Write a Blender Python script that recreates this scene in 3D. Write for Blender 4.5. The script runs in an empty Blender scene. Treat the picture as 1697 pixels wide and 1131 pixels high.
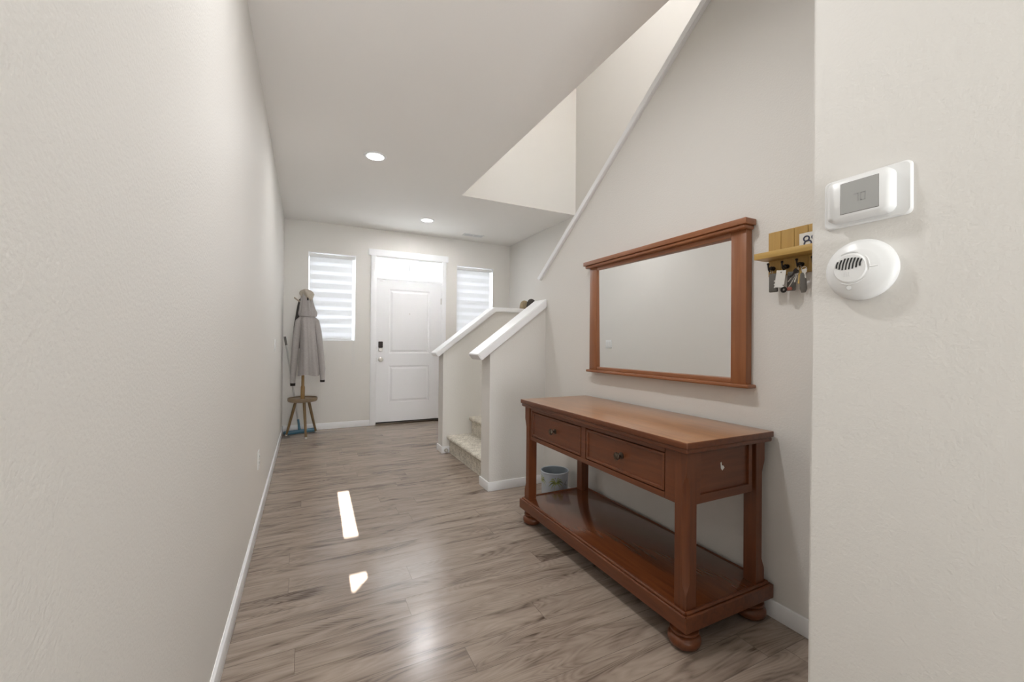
import bpy, bmesh, math, random
from mathutils import Vector, Matrix
random.seed(7)
S = bpy.context.scene
COL = S.collection
PI = math.pi

# ------------------------------------------------------------------ camera
CAMH = 1.16
yaw, pit, rol = math.radians(26.4147), math.radians(0.3420), math.radians(0.4926)
fw = Vector((math.sin(yaw)*math.cos(pit), math.cos(yaw)*math.cos(pit), math.sin(pit)))
r0 = Vector((math.cos(yaw), -math.sin(yaw), 0)); u0 = r0.cross(fw)
rr = r0*math.cos(rol) + u0*math.sin(rol); uu = -r0*math.sin(rol) + u0*math.cos(rol)
cd = bpy.data.cameras.new('camera'); cam = bpy.data.objects.new('camera', cd); COL.objects.link(cam)
cd.sensor_width = 36; cd.sensor_fit = 'HORIZONTAL'; cd.lens = 687.81/1697*36
cd.clip_start = 0.02; cd.clip_end = 100
M3 = Matrix((rr, uu, -fw)).transposed()
cam.matrix_world = Matrix.Translation((0, 0, CAMH)) @ M3.to_4x4()
S.camera = cam

# ------------------------------------------------------------------ light, exposure
S.view_settings.view_transform = 'Standard'
S.view_settings.look = 'None'
S.view_settings.exposure = 0.06
S.view_settings.gamma = 1.0
S.view_settings.use_curve_mapping = False
W = bpy.data.worlds.new('world'); S.world = W; W.use_nodes = True
bg = W.node_tree.nodes['Background']
bg.inputs[0].default_value = (0.94, 0.97, 1.0, 1); 
POW = dict(front=7.5, door=14.0, table=12.8, rear=1.2, stair_a=6.0, stair_b=27.0, rear_fill=84.0, sky=11.0)   # watts (sky: strength)
bg.inputs[1].default_value = POW['sky']
sun_d = bpy.data.lights.new('sun', 'SUN'); sun_d.energy = 110; sun_d.angle = math.radians(0.12)
sun_d.color = (1.0, 0.98, 0.95)
sun = bpy.data.objects.new('sun', sun_d); COL.objects.link(sun)
SUN_EL = math.radians(15.0); SUN_AZ = 0.02    # low sun from behind the camera, shining along +Y
sdir = Vector((SUN_AZ, 1.0, -math.tan(SUN_EL))).normalized()
sun.rotation_euler = sdir.to_track_quat('-Z', 'Y').to_euler()

# added fill lamp behind the camera, tilted up to brighten ceiling and hall
dl = bpy.data.lights.new('rear_fill_light', 'AREA'); dl.shape = 'RECTANGLE'; dl.size = 1.3; dl.size_y = 1.6; dl.energy = POW['rear_fill']; dl.spread = math.radians(110); dl.color = (0.93, 0.97, 1.0)
dlo = bpy.data.objects.new('rear_fill_light', dl); COL.objects.link(dlo); dlo.location = (0.45, -3.5, 0.95); dlo.rotation_euler = (PI/2+.62, 0, 0)

# ------------------------------------------------------------------ materials
def new_mat(name):
    m = bpy.data.materials.new(name); m.use_nodes = True
    nt = m.node_tree; b = nt.nodes['Principled BSDF']
    return m, nt, b
def N(nt, t, **k):
    n = nt.nodes.new(t)
    for a, v in k.items():
        if a.startswith('i_'): n.inputs[a[2:].replace('_', ' ')].default_value = v
        else: setattr(n, a, v)
    return n
def simple(name, col, rough=0.5, metal=0.0, spec=0.5, noise=0.0, nscale=40, bump=0.0, bscale=200, coat=0.0, coat_r=0.1):
    m, nt, b = new_mat(name); L = nt.links
    b.inputs['Base Color'].default_value = (*col, 1); b.inputs['Roughness'].default_value = rough
    b.inputs['Metallic'].default_value = metal; b.inputs['Specular IOR Level'].default_value = spec
    b.inputs['Coat Weight'].default_value = coat; b.inputs['Coat Roughness'].default_value = coat_r
    tc = N(nt, 'ShaderNodeTexCoord')
    if noise:
        n = N(nt, 'ShaderNodeTexNoise'); n.inputs['Scale'].default_value = nscale; n.inputs['Detail'].default_value = 4
        L.new(tc.outputs['Object'], n.inputs['Vector'])
        mx = N(nt, 'ShaderNodeMix', data_type='RGBA')
        mx.inputs[6].default_value = tuple(c*(1-noise) for c in col)+(1,)
        mx.inputs[7].default_value = tuple(min(1, c*(1+noise)) for c in col)+(1,)
        L.new(n.outputs['Fac'], mx.inputs[0]); L.new(mx.outputs[2], b.inputs['Base Color'])
    if bump:
        n = N(nt, 'ShaderNodeTexNoise'); n.inputs['Scale'].default_value = bscale; n.inputs['Detail'].default_value = 3
        L.new(tc.outputs['Object'], n.inputs['Vector'])
        bp = N(nt, 'ShaderNodeBump'); bp.inputs['Strength'].default_value = bump; bp.inputs['Distance'].default_value = 0.002
        L.new(n.outputs['Fac'], bp.inputs['Height']); L.new(bp.outputs[0], b.inputs['Normal'])
    return m
M = {}
M['wall'] = simple('wall_paint', (0.765, 0.74, 0.70), 0.62, spec=0.35, bump=0.5, bscale=130)
M['ceil'] = simple('ceiling_paint', (0.92, 0.895, 0.86), 0.8, spec=0.2, bump=0.25, bscale=110)
M['trim'] = simple('white_trim_paint', (0.90, 0.90, 0.905), 0.32, spec=0.5)
M['door'] = simple('white_door_paint', (0.89, 0.89, 0.90), 0.35, spec=0.5)
M['plastic'] = simple('white_plastic', (0.83, 0.83, 0.82), 0.35)
M['plastic2'] = simple('off_white_plastic', (0.74, 0.74, 0.73), 0.35)
M['dark'] = simple('dark_recess', (0.02, 0.02, 0.02), 0.6)
M['nickel'] = simple('satin_nickel', (0.62, 0.6, 0.56), 0.3, metal=1.0)
M['bronze'] = simple('dark_bronze', (0.10, 0.075, 0.055), 0.28, metal=0.9)
M['black'] = simple('black_metal', (0.025, 0.018, 0.015), 0.35, metal=0.5)
M['rubber'] = simple('grey_rubber', (0.12, 0.11, 0.10), 0.6)
M['screen'] = simple('lcd_glass', (0.40, 0.40, 0.385), 0.15)
M['digit'] = simple('lcd_digit', (0.30, 0.30, 0.29), 0.3)
M['jacket'] = simple('grey_fleece', (0.40, 0.375, 0.36), 0.95, spec=0.1, noise=0.12, nscale=60, bump=0.6, bscale=220)
M['jacket_in'] = simple('pale_fleece_lining', (0.44, 0.39, 0.32), 0.95, spec=0.1, noise=0.15, nscale=60, bump=0.6, bscale=160)
M['jacket_dk'] = simple('charcoal_cloth', (0.085, 0.078, 0.072), 0.95, spec=0.1, noise=0.15)
M['cuff'] = simple('dark_cuff', (0.02, 0.016, 0.014), 0.9, spec=0.1)
M['tan'] = simple('tan_cloth', (0.33, 0.26, 0.17), 0.9, spec=0.1, noise=0.5, nscale=35)
M['char'] = simple('charcoal_knit', (0.055, 0.048, 0.045), 0.9, spec=0.1, noise=0.3, nscale=60)
M['greyc'] = simple('grey_canvas', (0.28, 0.27, 0.25), 0.9, spec=0.1, noise=0.3)
M['blue'] = simple('blue_plastic', (0.06, 0.17, 0.24), 0.45)
M['blue2'] = simple('blue_microfibre', (0.16, 0.30, 0.40), 0.9, noise=0.2)
M['pole'] = simple('painted_steel_pole', (0.55, 0.53, 0.50), 0.35)
M['grip'] = simple('grey_grip', (0.16, 0.145, 0.13), 0.6)
M['fob'] = simple('grey_plastic_fob', (0.12, 0.11, 0.095), 0.4)
M['paper'] = simple('white_card', (0.72, 0.70, 0.66), 0.6)
M['redp'] = simple('red_plastic', (0.35, 0.10, 0.07), 0.5)
M['steel'] = simple('key_steel', (0.6, 0.58, 0.54), 0.25, metal=1.0)
M['brass'] = simple('key_brass', (0.6, 0.42, 0.16), 0.3, metal=1.0)
M['bucket'] = simple('pale_blue_plastic', (0.50, 0.55, 0.60), 0.4)
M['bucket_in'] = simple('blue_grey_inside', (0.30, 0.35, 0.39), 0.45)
M['palm'] = simple('green_palm_print', (0.40, 0.44, 0.14), 0.45)
M['palm2'] = simple('olive_palm_print', (0.22, 0.25, 0.07), 0.45)
M['gold'] = simple('pale_wood_peg', (0.42, 0.35, 0.27), 0.45)

def wood(name, c1, c2, c3, axis='Y', rough=0.3, scale=1.0, coat=0.35, coat_r=0.12, spec=0.5, contrast=1.0):
    m, nt, b = new_mat(name); L = nt.links
    tc = N(nt, 'ShaderNodeTexCoord'); mp = N(nt, 'ShaderNodeMapping')
    sc = {'X': (1.5, 22, 22), 'Y': (22, 1.5, 22), 'Z': (22, 22, 1.5)}[axis]
    mp.inputs['Scale'].default_value = tuple(s*scale for s in sc)
    L.new(tc.outputs['Object'], mp.inputs['Vector'])
    n1 = N(nt, 'ShaderNodeTexNoise'); n1.inputs['Scale'].default_value = 2.2; n1.inputs['Detail'].default_value = 8; n1.inputs['Distortion'].default_value = 0.7
    L.new(mp.outputs[0], n1.inputs['Vector'])
    n2 = N(nt, 'ShaderNodeTexNoise'); n2.inputs['Scale'].default_value = 3.0; n2.inputs['Detail'].default_value = 2
    L.new(tc.outputs['Object'], n2.inputs['Vector'])
    cr = N(nt, 'ShaderNodeValToRGB'); e = cr.color_ramp.elements
    e[0].position = 0.5-0.22*contrast; e[0].color = (*c1, 1); e[1].position = 0.5+0.22*contrast; e[1].color = (*c3, 1)
    k = e.new(0.5); k.color = (*c2, 1)
    mx = N(nt, 'ShaderNodeMix', data_type='FLOAT'); mx.inputs[0].default_value = 0.35
    L.new(n1.outputs['Fac'], mx.inputs[2]); L.new(n2.outputs['Fac'], mx.inputs[3])
    L.new(mx.outputs[0], cr.inputs[0]); L.new(cr.outputs[0], b.inputs['Base Color'])
    b.inputs['Roughness'].default_value = rough; b.inputs['Specular IOR Level'].default_value = spec
    b.inputs['Coat Weight'].default_value = coat; b.inputs['Coat Roughness'].default_value = coat_r
    bp = N(nt, 'ShaderNodeBump'); bp.inputs['Strength'].default_value = 0.08; bp.inputs['Distance'].default_value = 0.001
    L.new(n1.outputs['Fac'], bp.inputs['Height']); L.new(bp.outputs[0], b.inputs['Normal'])
    return m
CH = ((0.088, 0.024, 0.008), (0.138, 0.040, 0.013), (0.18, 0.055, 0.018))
M['cherryY'] = wood('cherry_wood_along', *CH, axis='Y', rough=0.36, coat=0.18, coat_r=0.2, spec=0.4)
M['cherryX'] = wood('cherry_wood_across', *CH, axis='X', rough=0.36, coat=0.18, coat_r=0.2, spec=0.4)
M['cherryZ'] = wood('cherry_wood_upright', *CH, axis='Z', rough=0.36, coat=0.18, coat_r=0.2, spec=0.4)
M['cherryT'] = wood('cherry_wood_lit_top', *[tuple(c*k for c, k in zip(x, (2.35, 3.5, 3.4))) for x in CH], axis='Y', rough=0.36, coat=0.9, coat_r=0.30)  # cherry lightened to paint in the light falling on the top
M['shelfw'] = wood('cherry_wood_shelf', *CH, axis='Y', rough=0.22, coat=0.7, coat_r=0.1)
MF = ((0.22, 0.075, 0.026), (0.29, 0.105, 0.036), (0.36, 0.135, 0.05))
M['frameY'] = wood('mirror_frame_wood_along', *MF, axis='Y', rough=0.38, coat=0.25, coat_r=0.3)
M['frameZ'] = wood('mirror_frame_wood_upright', *MF, axis='Z', rough=0.38, coat=0.25, coat_r=0.3)
M['pine'] = wood('yellow_pine', (0.38, 0.22, 0.055), (0.46, 0.28, 0.075), (0.53, 0.34, 0.10), axis='Z', rough=0.5, coat=0.1)
M['pineY'] = wood('yellow_pine_shelf', (0.42, 0.26, 0.065), (0.50, 0.31, 0.08), (0.56, 0.36, 0.11), axis='Y', rough=0.45, coat=0.1)
M['oak'] = wood('golden_wood_pole', (0.22, 0.12, 0.03), (0.30, 0.17, 0.045), (0.36, 0.21, 0.06), axis='Z', rough=0.4, coat=0.2)
M['legw'] = wood('brown_wood_leg', (0.13, 0.075, 0.028), (0.19, 0.115, 0.045), (0.25, 0.15, 0.06), axis='Z', rough=0.4, coat=0.2)
M['seatw'] = wood('grey_brown_wood_seat', (0.17, 0.12, 0.07), (0.23, 0.165, 0.10), (0.29, 0.21, 0.13), axis='X', rough=0.45, coat=0.15)

# laminate floor: planks run along X
def floor_mat():
    m, nt, b = new_mat('grey_brown_laminate'); L = nt.links
    tc = N(nt, 'ShaderNodeTexCoord')
    br = N(nt, 'ShaderNodeTexBrick'); br.offset = 0.0; br.offset_frequency = 2
    br.inputs['Color1'].default_value = (0, 0, 0, 1); br.inputs['Color2'].default_value = (1, 1, 1, 1); br.inputs['Mortar'].default_value = (0.5, 0.5, 0.5, 1)
    br.inputs['Scale'].default_value = 1.0; br.inputs['Mortar Size'].default_value = 0.0011; br.inputs['Mortar Smooth'].default_value = 0.2
    br.inputs['Bias'].default_value = 0.0; br.inputs['Brick Width'].default_value = 1.38; br.inputs['Row Height'].default_value = 0.135
    mpb = N(nt, 'ShaderNodeMapping'); mpb.inputs['Location'].default_value = (0.31, 0.12, 0)
    L.new(tc.outputs['Object'], mpb.inputs['Vector'])
    sp = N(nt, 'ShaderNodeSeparateXYZ'); L.new(mpb.outputs[0], sp.inputs[0])
    dv = N(nt, 'ShaderNodeMath', operation='DIVIDE'); dv.inputs[1].default_value = 0.135; L.new(sp.outputs[1], dv.inputs[0])
    fl = N(nt, 'ShaderNodeMath', operation='FLOOR'); L.new(dv.outputs[0], fl.inputs[0])
    wn = N(nt, 'ShaderNodeTexWhiteNoise', noise_dimensions='1D'); L.new(fl.outputs[0], wn.inputs['W'])
    sx = N(nt, 'ShaderNodeMath', operation='MULTIPLY_ADD'); sx.inputs[1].default_value = 1.37; L.new(wn.outputs['Value'], sx.inputs[0]); L.new(sp.outputs[0], sx.inputs[2])
    cb = N(nt, 'ShaderNodeCombineXYZ'); L.new(sx.outputs[0], cb.inputs[0]); L.new(sp.outputs[1], cb.inputs[1])
    L.new(cb.outputs[0], br.inputs['Vector'])
    # per-plank offset
    sep = N(nt, 'ShaderNodeSeparateXYZ'); L.new(tc.outputs['Object'], sep.inputs[0])
    sc = N(nt, 'ShaderNodeVectorMath', operation='SCALE'); sc.inputs['Scale'].default_value = 37.0
    L.new(br.outputs['Color'], sc.inputs[0])
    ad = N(nt, 'ShaderNodeVectorMath', operation='ADD'); L.new(tc.outputs['Object'], ad.inputs[0]); L.new(sc.outputs[0], ad.inputs[1])
    mp = N(nt, 'ShaderNodeMapping'); mp.inputs['Scale'].default_value = (1.3, 8.0, 1.0); L.new(ad.outputs[0], mp.inputs['Vector'])
    n1 = N(nt, 'ShaderNodeTexNoise'); n1.inputs['Scale'].default_value = 1.6; n1.inputs['Detail'].default_value = 6; n1.inputs['Distortion'].default_value = 1.2
    L.new(mp.outputs[0], n1.inputs['Vector'])
    # cathedral rings from a warped field
    ml = N(nt, 'ShaderNodeMath', operation='MULTIPLY'); ml.inputs[1].default_value = 24.0
    n0 = N(nt, 'ShaderNodeTexNoise'); n0.inputs['Scale'].default_value = 1.1; n0.inputs['Detail'].default_value = 1.0; n0.inputs['Distortion'].default_value = 0.4
    L.new(mp.outputs[0], n0.inputs['Vector']); L.new(n0.outputs['Fac'], ml.inputs[0])
    fr = N(nt, 'ShaderNodeMath', operation='PINGPONG'); fr.inputs[1].default_value = 0.5; L.new(ml.outputs[0], fr.inputs[0])
    mpf = N(nt, 'ShaderNodeMapping'); mpf.inputs['Scale'].default_value = (9.0, 110.0, 1.0); L.new(ad.outputs[0], mpf.inputs['Vector'])
    n2 = N(nt, 'ShaderNodeTexNoise'); n2.inputs['Scale'].default_value = 1.0; n2.inputs['Detail'].default_value = 4; L.new(mpf.outputs[0], n2.inputs['Vector'])
    a1 = N(nt, 'ShaderNodeMath', operation='MULTIPLY_ADD'); a1.inputs[1].default_value = 0.26; L.new(fr.outputs[0], a1.inputs[0]); L.new(n1.outputs['Fac'], a1.inputs[2])
    a2 = N(nt, 'ShaderNodeMath', operation='MULTIPLY_ADD'); a2.inputs[1].default_value = 0.22; L.new(n2.outputs['Fac'], a2.inputs[0]); L.new(a1.outputs[0], a2.inputs[2])
    sepc = N(nt, 'ShaderNodeSeparateColor'); L.new(br.outputs['Color'], sepc.inputs[0])
    a3 = N(nt, 'ShaderNodeMath', operation='MULTIPLY_ADD'); a3.inputs[1].default_value = 0.10; L.new(sepc.outputs[0], a3.inputs[0]); L.new(a2.outputs[0], a3.inputs[2])
    cr = N(nt, 'ShaderNodeValToRGB'); e = cr.color_ramp.elements
    e[0].position = 0.46; e[0].color = (0.10, 0.071, 0.053, 1); e[1].position = 0.97; e[1].color = (0.43, 0.345, 0.28, 1)
    k = e.new(0.60); k.color = (0.26, 0.20, 0.158, 1); k = e.new(0.74); k.color = (0.34, 0.27, 0.217, 1)
    L.new(a3.outputs[0], cr.inputs[0])
    mm = N(nt, 'ShaderNodeMix', data_type='RGBA'); mm.inputs[7].default_value = (0.07, 0.05, 0.04, 1)
    mf = N(nt, 'ShaderNodeMath', operation='MULTIPLY'); mf.inputs[1].default_value = 0.5; L.new(br.outputs['Fac'], mf.inputs[0])
    L.new(mf.outputs[0], mm.inputs[0]); L.new(cr.outputs[0], mm.inputs[6]); L.new(mm.outputs[2], b.inputs['Base Color'])
    b.inputs['Roughness'].default_value = 0.22; b.inputs['Specular IOR Level'].default_value = 0.55
    bp = N(nt, 'ShaderNodeBump'); bp.inputs['Strength'].default_value = 0.12; bp.inputs['Distance'].default_value = 0.001
    L.new(a2.outputs[0], bp.inputs['Height'])
    bp2 = N(nt, 'ShaderNodeBump', invert=True); bp2.inputs['Strength'].default_value = 0.5; bp2.inputs['Distance'].default_value = 0.001
    L.new(br.outputs['Fac'], bp2.inputs['Height']); L.new(bp.outputs[0], bp2.inputs['Normal']); L.new(bp2.outputs[0], b.inputs['Normal'])
    return m
M['floor'] = floor_mat()

def carpet_mat():
    m, nt, b = new_mat('cream_carpet'); L = nt.links
    tc = N(nt, 'ShaderNodeTexCoord')
    n = N(nt, 'ShaderNodeTexNoise'); n.inputs['Scale'].default_value = 90; n.inputs['Detail'].default_value = 5
    n2 = N(nt, 'ShaderNodeTexNoise'); n2.inputs['Scale'].default_value = 18
    for q in (n, n2): L.new(tc.outputs['Object'], q.inputs['Vector'])
    a = N(nt, 'ShaderNodeMath', operation='MULTIPLY_ADD'); a.inputs[1].default_value = 0.5
    L.new(n2.outputs['Fac'], a.inputs[0]); L.new(n.outputs['Fac'], a.inputs[2])
    cr = N(nt, 'ShaderNodeValToRGB'); e = cr.color_ramp.elements
    e[0].position = 0.5; e[0].color = (0.45, 0.41, 0.34, 1); e[1].position = 0.95; e[1].color = (0.86, 0.81, 0.71, 1)
    L.new(a.outputs[0], cr.inputs[0]); L.new(cr.outputs[0], b.inputs['Base Color'])
    b.inputs['Roughness'].default_value = 1; b.inputs['Specular IOR Level'].default_value = 0.05
    bp = N(nt, 'ShaderNodeBump'); bp.inputs['Strength'].default_value = 0.9; bp.inputs['Distance'].default_value = 0.006
    L.new(n.outputs['Fac'], bp.inputs['Height']); L.new(bp.outputs[0], b.inputs['Normal'])
    return m
M['carpet'] = carpet_mat()

def blind_mat(name, trans, col, em=None):
    m = bpy.data.materials.new(name); m.use_nodes = True; nt = m.node_tree; nt.nodes.clear(); L = nt.links
    o = N(nt, 'ShaderNodeOutputMaterial'); d = N(nt, 'ShaderNodeBsdfDiffuse'); t = N(nt, 'ShaderNodeBsdfTranslucent'); mx = N(nt, 'ShaderNodeMixShader')
    d.inputs[0].default_value = (*col, 1); t.inputs[0].default_value = (*col, 1); mx.inputs[0].default_value = trans
    L.new(d.outputs[0], mx.inputs[1]); L.new(t.outputs[0], mx.inputs[2]); L.new(mx.outputs[0], o.inputs[0])
    return m
M['sheer'] = blind_mat('sheer_shade_band', 0.19, (0.93, 0.94, 0.96))
M['band'] = blind_mat('dense_shade_band', 0.145, (0.88, 0.89, 0.90))
def glass_mat():
    m = bpy.data.materials.new('window_glass'); m.use_nodes = True; nt = m.node_tree; nt.nodes.clear(); L = nt.links
    o = N(nt, 'ShaderNodeOutputMaterial'); t = N(nt, 'ShaderNodeBsdfTransparent'); g = N(nt, 'ShaderNodeBsdfGlossy'); mx = N(nt, 'ShaderNodeMixShader')
    g.inputs['Roughness'].default_value = 0.02; mx.inputs[0].default_value = 0.06; t.inputs[0].default_value = (0.97, 0.98, 0.98, 1)
    L.new(t.outputs[0], mx.inputs[1]); L.new(g.outputs[0], mx.inputs[2]); L.new(mx.outputs[0], o.inputs[0])
    return m
M['glass'] = glass_mat()
mm_, nt_, b_ = new_mat('mirror_glass'); b_.inputs['Metallic'].default_value = 1; b_.inputs['Roughness'].default_value = 0.01; b_.inputs['Base Color'].default_value = (0.95, 0.955, 0.95, 1)
M['mirror'] = mm_
def emis(name, col, s):
    m = bpy.data.materials.new(name); m.use_nodes = True; nt = m.node_tree; nt.nodes.clear()
    o = N(nt, 'ShaderNodeOutputMaterial'); e = N(nt, 'ShaderNodeEmission'); e.inputs[0].default_value = (*col, 1); e.inputs[1].default_value = s
    nt.links.new(e.outputs[0], o.inputs[0]); return m
M['lens'] = emis('lit_lens', (1.0, 0.97, 0.92), 7.0)

# ------------------------------------------------------------------ mesh helpers
def box(bm, x0, x1, y0, y1, z0, z1, bev=0.0, seg=2, mi=0):
    r = bmesh.ops.create_cube(bm, size=1.0)
    vs = r['verts']
    for v in vs:
        v.co = Vector(((x0+x1)/2+v.co.x*(x1-x0), (y0+y1)/2+v.co.y*(y1-y0), (z0+z1)/2+v.co.z*(z1-z0)))
    es = list({e for v in vs for e in v.link_edges})
    fs = list({f for v in vs for f in v.link_faces})
    for f in fs: f.material_index = mi
    if bev > 0:
        bmesh.ops.bevel(bm, geom=es, offset=bev, segments=seg, affect='EDGES', profile=0.5)
    return vs
def prism(bm, pts, vec, mi=0):
    """closed polygon pts (3D) extruded by vec"""
    vec = Vector(vec)
    a = [bm.verts.new(Vector(p)) for p in pts]; b = [bm.verts.new(Vector(p)+vec) for p in pts]
    fs = [bm.faces.new(a[::-1]), bm.faces.new(b)]
    n = len(pts)
    for i in range(n): fs.append(bm.faces.new((a[i], a[(i+1) % n], b[(i+1) % n], b[i])))
    for f in fs: f.material_index = mi
    bmesh.ops.recalc_face_normals(bm, faces=fs)
    return a+b
def lathe(bm, prof, c=(0, 0, 0), axis='Z', n=32, cap=True, mi=0):
    """prof: list of (r, t) along the axis"""
    rings = []
    c = Vector(c)
    for r, t in prof:
        ring = []
        for i in range(n):
            a = 2*PI*i/n; p, q = r*math.cos(a), r*math.sin(a)
            if axis == 'Z': v = Vector((p, q, t))
            elif axis == 'X': v = Vector((t, p, q))
            else: v = Vector((p, t, q))
            ring.append(bm.verts.new(c+v))
        rings.append(ring)
    fs = []
    for a, b in zip(rings, rings[1:]):
        for i in range(n): fs.append(bm.faces.new((a[i], a[(i+1) % n], b[(i+1) % n], b[i])))
    if cap:
        if prof[0][0] > 1e-5: fs.append(bm.faces.new(rings[0][::-1]))
        if prof[-1][0] > 1e-5: fs.append(bm.faces.new(rings[-1]))
    for f in fs: f.material_index = mi
    bmesh.ops.recalc_face_normals(bm, faces=fs)
    return rings
def tube(bm, pts, rad, n=10, mi=0, sx=1.0, up=None):
    """swept tube, rad float or list"""
    pts = [Vector(p) for p in pts]
    if not isinstance(rad, (list, tuple)): rad = [rad]*len(pts)
    rings = []; u = None
    for i, p in enumerate(pts):
        t = (pts[min(i+1, len(pts)-1)]-pts[max(i-1, 0)]).normalized()
        if u is None:
            ref = Vector(up) if up else (Vector((0, 0, 1)) if abs(t.z) < 0.9 else Vector((1, 0, 0)))
            u = (ref - t*ref.dot(t)).normalized()
        else:
            u = (u - t*u.dot(t)).normalized()
        w = t.cross(u)
        rings.append([bm.verts.new(p+u*math.cos(2*PI*k/n)*rad[i]*sx+w*math.sin(2*PI*k/n)*rad[i]) for k in range(n)])
    fs = []
    for a, b in zip(rings, rings[1:]):
        for k in range(n): fs.append(bm.faces.new((a[k], a[(k+1) % n], b[(k+1) % n], b[k])))
    fs.append(bm.faces.new(rings[0][::-1])); fs.append(bm.faces.new(rings[-1]))
    for f in fs: f.material_index = mi
    bmesh.ops.recalc_face_normals(bm, faces=fs)
    return rings
def torus(bm, c, R, r, axis='X', n=20, m=8):
    c = Vector(c); g = []
    for i in range(n):
        a = 2*PI*i/n; row = []
        for j in range(m):
            b = 2*PI*j/m; q = R+r*math.cos(b); s = r*math.sin(b)
            v = {'X': (s, q*math.cos(a), q*math.sin(a)), 'Y': (q*math.cos(a), s, q*math.sin(a)), 'Z': (q*math.cos(a), q*math.sin(a), s)}[axis]
            row.append(bm.verts.new(c+Vector(v)))
        g.append(row)
    fs = [bm.faces.new((g[i][j], g[(i+1) % n][j], g[(i+1) % n][(j+1) % m], g[i][(j+1) % m])) for i in range(n) for j in range(m)]
    bmesh.ops.recalc_face_normals(bm, faces=fs)
def obj(name, bm, mats, parent=None, smooth=True, angle=35, label=None):
    me = bpy.data.meshes.new(name); bm.to_mesh(me); bm.free()
    for m in (mats if isinstance(mats, (list, tuple)) else [mats]): me.materials.append(m)
    if smooth:
        for p in me.polygons: p.use_smooth = True
        me.set_sharp_from_angle(angle=math.radians(angle))
    o = bpy.data.objects.new(name, me); COL.objects.link(o)
    if parent:
        o.parent = parent
        o.matrix_parent_inverse = Matrix.Translation(parent.location).inverted()
    if label: o['label'] = label
    return o
def B(): return bmesh.new()
def struct(name, bm, m, parent=None, **k):
    o = obj(name, bm, m, parent, **k)
    if not parent: o['kind'] = 'structure'
    return o
def thing(name, label, cat, loc=(0, 0, 0), group=None, kind=None):
    o = bpy.data.objects.new(name, None); COL.objects.link(o); o.location = loc; o.empty_display_size = 0.1
    if kind: o['kind'] = kind
    else: o['label'] = label; o['category'] = cat
    if group: o['group'] = group
    return o
def tag(o, label, cat, group=None):
    o['label'] = label; o['category'] = cat
    if group: o['group'] = group
    return o

# ------------------------------------------------------------------ setting
LX, RX, OX = -0.2605, 1.802, 2.95      # left wall, mirror wall, outer stair wall
FX = 1.15                              # near right wall (thermostat)
EY, BY = 6.05, -3.6                    # end wall, back wall
CZ, UZ = 2.743, 5.3
NY = 0.608                             # where the near right wall ends
OPX, OPY = 1.478, 4.218                # ceiling opening edges
T = 0.14
bm = B(); box(bm, LX-T, OX+T, BY-T, EY+T, -0.12, 0.0); struct('floor', bm, M['floor'], smooth=False)
bm = B(); box(bm, LX-T, LX, BY-T, EY+T, 0, CZ+.3); struct('wall_left', bm, M['wall'], smooth=False)
# near right wall, its free corner a little out of plumb
bm = B()
prism(bm, [(FX, BY, 0), (FX, NY+.008, 0), (FX, NY-.006, CZ), (FX, BY, CZ)], (RX-FX, 0, 0))
es = [e for e in bm.edges if all(abs(v.co.x-FX) < 1e-4 and v.co.y > 0 for v in e.verts)]
bmesh.ops.bevel(bm, geom=es, offset=0.008, segments=4, affect='EDGES')
struct('wall_near', bm, M['wall'])
# mirror wall: top follows the flight behind it
slope = 0.7211
def trim_z(y): return 1.667 + (3.12-y)*slope        # underside of the sloped cap
ytop = NY-.3
bm = B()
prism(bm, [(RX, NY-.3, 0), (RX, 3.165, 0), (RX, 3.165, trim_z(3.165)), (RX, ytop, trim_z(ytop))], (0.115, 0, 0))
struct('wall_right', bm, M['wall'], smooth=False)
# outer stair wall
bm = B(); box(bm, OX, OX+T, BY-T, EY+T, 0, UZ); struct('wall_outer', bm, M['wall'], smooth=False)
# end wall with window / door openings
WZ0, WZ1 = 1.176, 2.345
W1 = (0.018, 0.606); W2 = (2.055, 2.66); DR = (0.872, 1.822); TZ = 2.362
bm = B()
xs = [LX-T, W1[0], W1[1], DR[0], DR[1], W2[0], W2[1], OX+T]
for a, b_, holes in ((xs[0], xs[1], None), (xs[1], xs[2], (WZ0, WZ1)), (xs[2], xs[3], None), (xs[3], xs[4], (0, TZ)), (xs[4], xs[5], None), (xs[5], xs[6], (WZ0, WZ1)), (xs[6], xs[7], None)):
    if holes is None: box(bm, a, b_, EY, EY+T, 0, CZ+.3)
    else:
        if holes[0] > 0: box(bm, a, b_, EY, EY+T, 0, holes[0])
        box(bm, a, b_, EY, EY+T, holes[1], CZ+.3)
bmesh.ops.remove_doubles(bm, verts=bm.verts, dist=1e-5)
struct('wall_end', bm, M['wall'], smooth=False)
# unseen back wall, slits invented to shape the low sun into floor patches
tn = math.tan(SUN_EL)
def zback(y): return (y-BY)*tn
SX0 = 0.222-SUN_AZ*(3.0-BY); SX1 = 0.300-SUN_AZ*(3.0-BY)
bm = B()
zs = [zback(2.06), zback(2.23), zback(2.64), zback(3.49)]
box(bm, LX-T, SX0, BY-.03, BY, 0, CZ); box(bm, SX1, RX, BY-.03, BY, 0, CZ)
box(bm, SX0, SX1, BY-.03, BY, 0, zs[0]); box(bm, SX0, SX1, BY-.03, BY, zs[1], zs[2]); box(bm, SX0, SX1, BY-.03, BY, zs[3], CZ)
prism(bm, [(SX0+.012, BY-.03, zs[0]-.001), (SX1+.001, BY-.03, zs[0]-.001), (SX1+.001, BY-.03, zback(2.155))], (0, .03, 0))
struct('wall_back_sun_slits', bm, M['wall'], smooth=False)
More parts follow.
